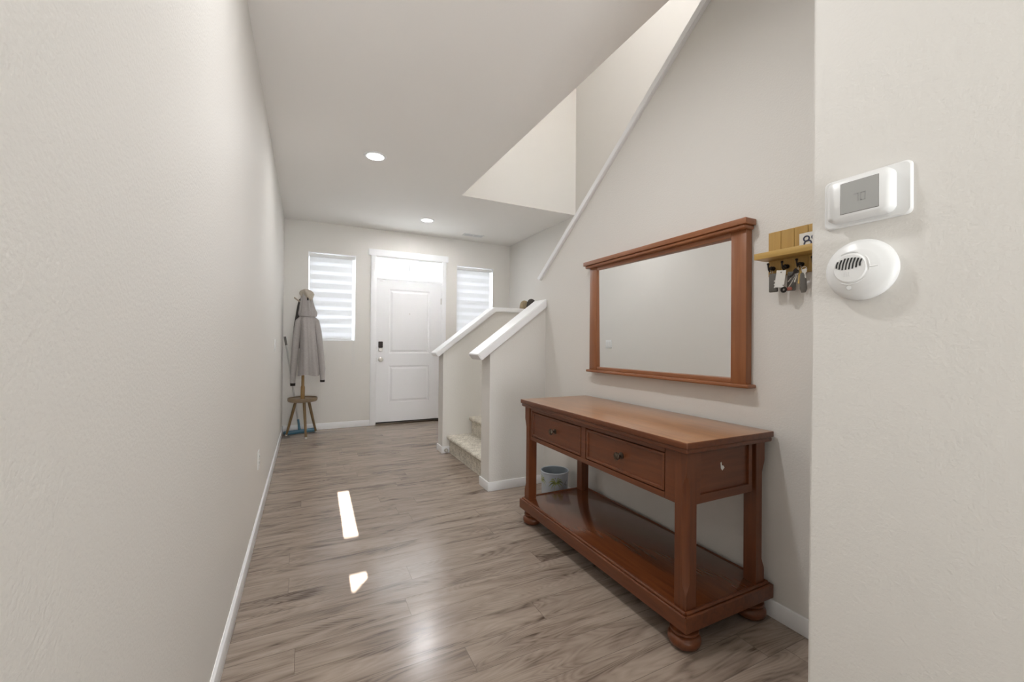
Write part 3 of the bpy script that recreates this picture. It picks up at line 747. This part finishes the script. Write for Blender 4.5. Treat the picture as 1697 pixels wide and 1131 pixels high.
fobshape(1.003, 1.462, .032, .078, .011, xb-.020, M['fob'], 'remote', k3, .05)
bm = B(); tube(bm, [(xb-.034, 1.012, 1.392), (xb-.036, .985, 1.432), (xb-.036, .972, 1.458)], .0018, 6); tube(bm, [(xb-.036, 1.010, 1.420), (xb-.036, .985, 1.448)], .0018, 6); obj('key', bm, M['steel'], k3)
bm = B(); box(bm, xb-.038, xb-.030, .996, 1.014, 1.385, 1.398, .002, 2); obj('red_clip', bm, M['redp'], k3)
k4 = thing('key_ring', 'house keys and an oval car key on the third hook beside the wall corner', 'keys', (xb-.03, .958, 1.47))
bm = B(); torus(bm, (xb-.030, .968, 1.468), .012, .0014, 'Y', 20, 6); torus(bm, (xb-.034, .950, 1.462), .010, .0014, 'X', 20, 6); obj('split_ring', bm, M['steel'], k4)
bm = B(); tube(bm, [(xb-.040, .952, 1.447), (xb-.040, .950, 1.42), (xb-.040, .949, 1.385), (xb-.040, .949, 1.370)], [.008, .0115, .013, .008], 14, sx=.65); obj('car_key', bm, M['fob'], k4)
def key(y0, z0, y1, z1, mt, x):
    bm = B(); dv = Vector((0, y1-y0, z1-z0)); l = dv.length; dv.normalize(); nv = Vector((0, -dv.z, dv.y))
    P = Vector((x, y0, z0))
    pts = [P-nv*.0085, P-nv*.0085+dv*.012, P-nv*.003+dv*.017, P-nv*.003+dv*l, P+nv*.002+dv*l, P+nv*.003+dv*(l*.85), P+nv*.001+dv*(l*.7), P+nv*.003+dv*.017, P+nv*.0085+dv*.012, P+nv*.0085]
    prism(bm, pts, (.0018, 0, 0)); obj('key', bm, mt, k4, smooth=False)
key(.975, 1.462, .985, 1.415, M['steel'], xb-.036); key(.968, 1.462, .972, 1.408, M['brass'], xb-.033); key(.972, 1.465, 1.000, 1.437, M['black'], xb-.042); key(.960, 1.462, .962, 1.412, M['steel'], xb-.030)
key(.945, 1.462, .940, 1.425, M['steel'], xb-.044)

# ------------------------------------------------------------------ thermostat
TH = thing('thermostat', 'white rectangular thermostat with a grey screen above the round alarm', 'thermostat', (FX, .49, 1.50))
bm = B(); r_ = .016
def rrect_prism(bm, x0, x1, y0, y1, z0, z1, rad, bev=.002, n=6):
    pts = []
    for cy, cz, a0 in ((y1-rad, z1-rad, 0), (y0+rad, z1-rad, PI/2), (y0+rad, z0+rad, PI), (y1-rad, z0+rad, 3*PI/2)):
        for i in range(n+1):
            a = a0+i*PI/2/n; pts.append((x0, cy+rad*math.cos(a), cz+rad*math.sin(a)))
    rings = []
    for x, ins in ((x1, 0), (x0+bev, 0), (x0, bev)):
        cy, cz = (y0+y1)/2, (z0+z1)/2
        rings.append([bm.verts.new((x, cy+(p[1]-cy)*(1-ins/((y1-y0)/2)), cz+(p[2]-cz)*(1-ins/((z1-z0)/2)))) for p in pts])
    fs = []; m_ = len(pts)
    for r1, r2 in zip(rings, rings[1:]):
        for k in range(m_): fs.append(bm.faces.new((r1[k], r1[(k+1) % m_], r2[(k+1) % m_], r2[k])))
    fs.append(bm.faces.new(rings[0])); fs.append(bm.faces.new(rings[-1])); bmesh.ops.recalc_face_normals(bm, faces=fs)
rrect_prism(bm, FX-.007, FX, .4085, .5745, 1.4435, 1.560, .012, .003); obj('back_plate', bm, M['plastic'], TH)
bm = B(); rrect_prism(bm, FX-.032, FX-.006, .4340, .5590, 1.4530, 1.5515, .016, .008); bd = obj('thermostat_body', bm, M['plastic'], TH, angle=60)
bm = B(); box(bm, FX-.0322, FX-.029, .4545, .5285, 1.4665, 1.5395, .0006, 1); obj('bezel_shadow', bm, M['grip'], TH, smooth=False)
bm = B(); box(bm, FX-.0326, FX-.030, .4560, .5275, 1.4680, 1.5385, .0004, 1); sc = obj('screen', bm, M['screen'], TH, smooth=False)
bm = B(); xs_ = FX-.0329
def seg(ya, yb_, za, zb_): box(bm, xs_, xs_+.0004, min(ya, yb_), max(ya, yb_), min(za, zb_), max(za, zb_))
w_, h_, q = .0095, .018, .0014; z0 = 1.4905
y7 = .5020     # left digit (larger y is left): 7
seg(y7, y7-w_, z0+h_, z0+h_-q); seg(y7-w_, y7-w_+q, z0, z0+h_)
y0_ = .4885    # 0
seg(y0_, y0_-w_, z0+h_, z0+h_-q); seg(y0_, y0_-w_, z0, z0+q); seg(y0_, y0_-q, z0, z0+h_); seg(y0_-w_, y0_-w_+q, z0, z0+h_)
obj('reading_70', bm, M['digit'], sc, smooth=False)
sc.children[0].name = 'screen_digits'

# ------------------------------------------------------------------ round alarm
AL = thing('smoke_alarm', 'round white alarm with dark sound slots on the wall below the thermostat', 'alarm', (FX, .497, 1.338))
cy_, cz_ = .497, 1.336
bm = B(); lathe(bm, [(.067, 0), (.0675, -.006), (.069, -.007), (.0695, -.012), (.067, -.019), (.058, -.025), (.046, -.0285), (.044, -.030), (.0001, -.0325)], (FX, cy_, cz_), 'X', 64)
ab = obj('alarm_body', bm, M['plastic'], AL, angle=50)
# raised round speaker cover toward the left with slots
bm = B(); sy_, sz_ = cy_+.012, cz_+.004
lathe(bm, [(.034, -.027), (.034, -.031), (.031, -.0335), (.0001, -.0345)], (FX, sy_, sz_), 'X', 48); sp_ = obj('speaker_cover', bm, M['plastic'], AL)
bm = B()
for i in range(8):
    yy = sy_+.024-i*.0066; hh = (.55, .8, 1, 1, 1, .95, .8, .6)[i]*.013; zc_ = sz_+.010
    q = [(yy+.0030*hh/.013, zc_-hh), (yy+.0012, zc_), (yy-.0030*hh/.013, zc_+hh)]
    pl = [(FX-.0352, a_-.0014, b__) for a_, b__ in q]+[(FX-.0352, a_+.0014, b__) for a_, b__ in q[::-1]]
    prism(bm, pl, (.003, 0, 0))
obj('sound_slot', bm, M['dark'], sp_, smooth=False)
bm = B()
for i in range(3):
    for j in range(3): lathe(bm, [(.0011, .001), (.0011, -.0006), (.0001, -.0007)], (FX-.0342, sy_+.010-i*.0045, sz_-.010-j*.004), 'X', 8)
obj('vent_hole', bm, M['plastic2'], sp_)
bm = B(); lathe(bm, [(.0055, .003), (.0055, -.0008), (.0045, -.0016), (.0001, -.0018)], (FX-.0290, cy_+.014, cz_-.041), 'X', 20); obj('test_button', bm, M['plastic2'], AL)
bm = B()
for (ya, za, yb_, zb_) in ((.520, 1.380, .535, 1.372),):
    pass
def arc(a0, a1, R_, rad):
    tube(bm, [(FX-.0322+.0006*abs(k-4), sy_+R_*math.cos(a0+(a1-a0)*k/8), sz_+R_*math.sin(a0+(a1-a0)*k/8)) for k in range(9)], rad, 8)
arc(math.radians(140), math.radians(200), .0375, .0012); arc(math.radians(215), math.radians(300), .0375, .0012); arc(math.radians(60), math.radians(115), .0375, .0010)
tube(bm, [(FX-.0308, sy_-.037, sz_-.002), (FX-.0290, sy_-.052, sz_-.001)], .0022, 8)
obj('cover_rib', bm, M['plastic'], AL)
bm = B(); lathe(bm, [(.0016, .001), (.0016, -.0006), (.0001, -.0007)], (FX-.0268, cy_-.046, cz_-.004), 'X', 10); obj('status_light', bm, M['redp'], AL)

# ------------------------------------------------------------------ bucket behind the console
bc = (1.642, 2.585); BK = thing('waste_bucket', 'small pale blue bucket with a green palm tree print behind the console table', 'bucket', (bc[0], bc[1], 0))
bm = B(); Rb = .101; hb = .238
lathe(bm, [(Rb-.012, 0), (Rb-.010, .002), (Rb-.002, hb-.012), (Rb, hb-.010), (Rb+.003, hb-.004), (Rb+.001, hb), (Rb-.003, hb), (Rb-.0045, hb-.004)], (*bc, 0), 'Z', 56, cap=True)
bmesh.ops.delete(bm, geom=[f for f in bm.faces if len(f.verts) > 4 and f.calc_center_median().z > .1], context='FACES')
obj('bucket_wall', bm, M['bucket'], BK)
bm = B(); lathe(bm, [(Rb-.0045, hb-.004), (Rb-.006, hb-.02), (Rb-.014, .008), (.0001, .006)], (*bc, 0), 'Z', 56, cap=False); obj('bucket_inside', bm, M['bucket_in'], BK)
# printed palms hugging the side
camdir = math.atan2(-bc[1], -bc[0])
def on_side(a, z, off=.0006):
    R_ = Rb-.010+(z/hb)*.008+off; return (bc[0]+R_*math.cos(a), bc[1]+R_*math.sin(a), z)
def leafstrip(bm, a0, z0, a1, z1, wz, sag):
    n = 8; L1, L2 = [], []
    for i in range(n+1):
        t_ = i/n; a = a0+(a1-a0)*t_; z = z0+(z1-z0)*t_+sag*math.sin(PI*t_); w__ = wz*math.sin(PI*min(1, .15+t_*.85))
        L1.append(bm.verts.new(on_side(a, z+w__))); L2.append(bm.verts.new(on_side(a+w__*2.0, z-w__)))
    for i in range(n): bm.faces.new((L1[i], L1[i+1], L2[i+1], L2[i]))
def palm(ac, zc, s):
    bm = B(); bm2 = B()
    for k in range(12):
        th_ = 2*PI*k/12+.2; da = math.cos(th_)*.36*s; dz = math.sin(th_)*.034*s-.012*s
        leafstrip(bm if k % 3 else bm2, ac, zc, ac+da, zc+dz, .0032*s, .010*s)
    leafstrip(bm2, ac, zc, ac+.08, zc-.09*s, .0035, 0)
    bmesh.ops.solidify(bm, geom=bm.faces[:], thickness=.0003); bmesh.ops.solidify(bm2, geom=bm2.faces[:], thickness=.0003)
    obj('palm_print', bm, M['palm'], BK, smooth=False); obj('palm_print', bm2, M['palm2'], BK, smooth=False)
palm(camdir+.12, .168, 1.7); palm(camdir-1.2, .17, 1.6)
bm = B()
leafstrip(bm, camdir+.75, .150, camdir+1.15, .185, .0022, .002); leafstrip(bm, camdir+.95, .150, camdir+1.05, .145, .006, 0)
bmesh.ops.solidify(bm, geom=bm.faces[:], thickness=.0003); obj('dark_print', bm, M['char'], BK, smooth=False)

# ------------------------------------------------------------------ coat rack
RC = (-.028, 5.735); CR = thing('coat_rack', 'wooden coat rack with a round stool-like tray and three splayed legs in the far corner', 'coat rack', (*RC, 0))
tips = [(-.205, 5.80), (.013, 5.52), (.128, 5.89)]
for tx, ty in tips:
    dx, dy = tx-RC[0], ty-RC[1]; top = (RC[0]+dx*.42, RC[1]+dy*.42, .43)
    bm = B(); tube(bm, [(tx-dx*.02, ty-dy*.02, .018), (tx-dx*.3, ty-dy*.3, .22), top], [.0125, .016, .0175], 14); lg = obj('leg', bm, M['legw'], CR)
    bm = B(); lathe(bm, [(.011, 0), (.0145, .004), (.014, .016), (.010, .022)], (tx, ty, 0), 'Z', 18); obj('foot_cap', bm, M['nickel'], lg)
bm = B(); lathe(bm, [(.0001, .425), (.150, .425), (.160, .430), (.166, .442), (.166, .468), (.161, .472), (.156, .468), (.154, .458), (.0001, .455)], (*RC, 0), 'Z', 56, cap=False); obj('tray_seat', bm, M['seatw'], CR)
bm = B(); lathe(bm, [(.0235, .455), (.0235, .60), (.019, .615), (.017, .62), (.017, 1.15), (.016, 1.74), (.010, 1.76), (.0001, 1.765)], (*RC, 0), 'Z', 24); obj('pole', bm, M['oak'], CR)
for (dx, dy, z) in ((-.105, .0, 1.64), (.085, -.06, 1.60), (.03, .10, 1.56), (-.04, .09, 1.42)):
    bm = B(); tube(bm, [(RC[0], RC[1], z-.02), (RC[0]+dx*.5, RC[1]+dy*.5, z+.02), (RC[0]+dx, RC[1]+dy, z+.062)], [.008, .0085, .009], 10); obj('peg', bm, M['gold'], CR)

def cloth_loft(rings, n=72, folds=((4, .07, 0), (7, .06, 1.3), (13, .035, .4)), capb=False, capt=True):
    """rings: (z, cx, cy, a, b, foldamp)"""
    bm = B(); rows = []
    for (z, cx, cy, a, b_, fa) in rings:
        row = []
        for i in range(n):
            th_ = 2*PI*i/n; f_ = 1.0
            for k, am, ph in folds: f_ += am*fa*math.sin(k*th_+ph+z*2.0*(1 if k % 2 else -1))
            row.append(bm.verts.new((cx+a*f_*math.cos(th_), cy+b_*f_*math.sin(th_), z+.006*fa*math.sin(3*th_+1))))
        rows.append(row)
    for r1, r2 in zip(rows, rows[1:]):
        for i in range(n): bm.faces.new((r1[i], r1[(i+1) % n], r2[(i+1) % n], r2[i]))
    if capt: bm.faces.new(rows[-1])
    if capb: bm.faces.new(rows[0][::-1])
    bmesh.ops.recalc_face_normals(bm, faces=bm.faces[:])
    return bm
# hanging jackets
JK = thing('fleece_jacket', 'light grey hooded fleece jacket with dark cuffs hanging on the coat rack', 'jacket', (.015, 5.70, .74))
yj = 5.715
body = [(.745, .040, yj, .122, .085, 1.3), (.80, .040, yj, .122, .088, 1.2), (.95, .036, yj-.006, .106, .090, 1.3), (1.10, .030, yj-.008, .096, .088, 1.1), (1.25, .024, yj-.008, .086, .082, .9), (1.36, .019, yj-.004, .084, .074, .6), (1.43, .018, yj, .098, .064, .35), (1.465, .016, yj, .088, .055, .2), (1.49, .014, yj, .066, .046, .1), (1.51, .013, yj, .050, .040, 0)]
obj('jacket_body', cloth_loft(body, capt=False), M['jacket'], JK, angle=80)
bm = B()
tube(bm, [(-.040, yj, 1.455), (-.078, yj-.005, 1.41), (-.098, yj-.012, 1.28), (-.112, yj-.020, 1.10), (-.124, yj-.025, .93), (-.133, yj-.030, .78), (-.136, yj-.032, .655)], [.030, .040, .042, .040, .036, .032, .027], 20, sx=1.0, up=(0, 1, 0))
obj('sleeve', bm, M['jacket'], JK, angle=80)
bm = B()
tube(bm, [(.072, yj, 1.455), (.112, yj-.004, 1.41), (.136, yj-.010, 1.28), (.158, yj-.014, 1.10), (.174, yj-.016, .95), (.188, yj-.018, .82), (.190, yj-.020, .685)], [.030, .038, .040, .038, .036, .034, .026], 20, up=(0, 1, 0))
obj('sleeve', bm, M['jacket'], JK, angle=80)
bm = B(); tube(bm, [(-.136, yj-.032, .657), (-.1365, yj-.032, .624)], [.0285, .0275], 18); obj('cuff', bm, M['cuff'], JK, label='dark elastic cuff')
bm = B(); tube(bm, [(.190, yj-.020, .687), (.190, yj-.020, .658)], [.0275, .0265], 18); obj('cuff', bm, M['cuff'], JK, label='dark elastic cuff')
hood = [(1.470, .020, yj-.004, .094, .066, .2), (1.495, .021, yj-.004, .101, .070, .3), (1.52, .022, yj-.006, .100, .068, .4), (1.56, .017, yj-.006, .084, .064, .6), (1.61, .012, yj-.006, .073, .060, .8), (1.66, .009, yj-.008, .063, .057, .9), (1.70, .009, yj-.008, .060, .052, .8), (1.735, .009, yj-.008, .062, .046, .6), (1.765, .005, yj-.006, .056, .040, .5), (1.788, .002, yj-.004, .042, .030, .4), (1.802, .000, yj, .022, .022, .1)]
obj('hood', cloth_loft(hood, folds=((3, .08, .5), (7, .11, 1.0), (11, .06, .2))), M['jacket'], JK, angle=80)
bm = cloth_loft([(1.665, .040, yj-.046, .012, .012, .2), (1.685, .034, yj-.034, .038, .036, .6), (1.712, .020, yj-.020, .060, .048, .9), (1.745, .012, yj-.012, .076, .054, 1.0), (1.772, .004, yj-.010, .070, .050, 1.0), (1.794, -.004, yj-.006, .050, .036, .8), (1.807, -.006, yj, .022, .016, .3)], folds=((3, .13, 2.2), (5, .07, .6), (9, .04, 1.0)), capb=True)
obj('hood_lining', bm, M['jacket_in'], JK, angle=80, label='pale hood lining folded outward')
bm = B(); box(bm, .010, .024, yj-.074, yj-.056, 1.665, 1.700, .002); obj('hood_tag', bm, M['cuff'], JK, label='small dark neck tag')
bm = B(); tube(bm, [(-.070, yj-.058, 1.478), (.010, yj-.074, 1.474), (.100, yj-.052, 1.480)], .0035, 8); obj('collar_seam', bm, M['jacket'], JK)
J2 = thing('dark_jacket', 'charcoal jacket mostly hidden behind the grey fleece on the coat rack', 'jacket', (-.075, 5.79, 1.08))
body2 = [(1.08, -.085, 5.81, .066, .045, .8), (1.20, -.085, 5.81, .060, .045, .8), (1.35, -.075, 5.805, .060, .045, .7), (1.50, -.062, 5.80, .052, .040, .5), (1.60, -.055, 5.79, .045, .036, .3), (1.68, -.050, 5.775, .032, .030, .2), (1.70, -.048, 5.77, .014, .016, 0)]
obj('jacket_body', cloth_loft(body2, capb=True), M['jacket_dk'], J2, angle=80)

# ------------------------------------------------------------------ mop
MP = thing('flat_mop', 'pale mop pole with a blue flat head leaning in the corner behind the coat rack', 'mop', (-.05, 5.93, 0))
foot = Vector((-.060, 5.935, .055)); top = Vector((-.238, 5.985, 1.222))
dv = (top-foot).normalized()
bm = B(); tube(bm, [foot+dv*.10, top-dv*.10], .0105, 12); obj('mop_pole', bm, M['pole'], MP)
bm = B(); tube(bm, [top-dv*.11, top], .0135, 14); obj('grip', bm, M['grip'], MP)
bm = B(); tube(bm, [foot+Vector((0, 0, -.028)), foot+dv*.05, foot+dv*.12], [.017, .013, .013], 12); obj('socket', bm, M['blue'], MP)
bm = B(); box(bm, -.185, .185, -.045, .045, .022, .036, .005, 3)
bmesh.ops.rotate(bm, verts=bm.verts, cent=(0, 0, 0), matrix=Matrix.Rotation(.30, 3, 'Z')); bmesh.ops.translate(bm, verts=bm.verts, vec=(-.052, 5.927, 0)); hd = obj('mop_head', bm, M['blue2'], MP)
bm = B(); box(bm, -.188, .188, -.052, .052, 0.002, .022, .007, 3)
bmesh.ops.rotate(bm, verts=bm.verts, cent=(0, 0, 0), matrix=Matrix.Rotation(.30, 3, 'Z')); bmesh.ops.translate(bm, verts=bm.verts, vec=(-.052, 5.927, 0)); obj('mop_pad', bm, M['blue'], hd)

# ------------------------------------------------------------------ caps lying on the far half wall
def hat(name, cat, label, c, R_, h, mat, brim_dir, brim_mat, squash=1.0, bz=.010):
    o = thing(name, label, cat, c)
    bm = B(); n = 36; rows = []
    for (r_, z) in ((1.0, 0), (1.04, .15), (1.0, .4), (.88, .65), (.66, .85), (.35, .97), (.02, 1.0)):
        rows.append([bm.verts.new((c[0]+R_*r_*math.cos(2*PI*i/n)*(1+.04*math.sin(5*i)), c[1]+R_*r_*squash*math.sin(2*PI*i/n), c[2]+h*z)) for i in range(n)])
    for r1, r2 in zip(rows, rows[1:]):
        for i in range(n): bm.faces.new((r1[i], r1[(i+1) % n], r2[(i+1) % n], r2[i]))
    bm.faces.new(rows[-1]); bm.faces.new(rows[0][::-1]); bmesh.ops.recalc_face_normals(bm, faces=bm.faces[:]); obj('crown', bm, mat, o, angle=80)
    bm = B(); ro, ri = [], []
    for i in range(17):
        a = brim_dir-1.1+2.2*i/16; ex = R_*(.98+.62*math.sin(PI*i/16)); dz = -.012*abs(math.sin(a-brim_dir))
        ri.append((c[0]+R_*.9*math.cos(a), c[1]+R_*.9*squash*math.sin(a), c[2]+bz+.002)); ro.append((c[0]+ex*math.cos(a), c[1]+ex*squash*math.sin(a), c[2]+bz+dz+(.02 if bz > .02 else 0)))
    vi = [bm.verts.new(p) for p in ri]; vo = [bm.verts.new(p) for p in ro]
    for i in range(16): bm.faces.new((vi[i], vi[i+1], vo[i+1], vo[i]))
    bmesh.ops.solidify(bm, geom=bm.faces[:], thickness=.004); obj('brim', bm, brim_mat, o)
zc = 1.563
hat('cap', 'cap', 'mottled tan cap on the far half wall, left of the charcoal cap', (2.335, 4.372, zc), .062, .112, M['tan'], PI*.95, M['tan'], .55)
hat('cap', 'cap', 'charcoal cap with grey brim on the far half wall beside the tan cap', (2.378, 4.285, zc), .060, .126, M['char'], -.35, M['greyc'], .72, .080)
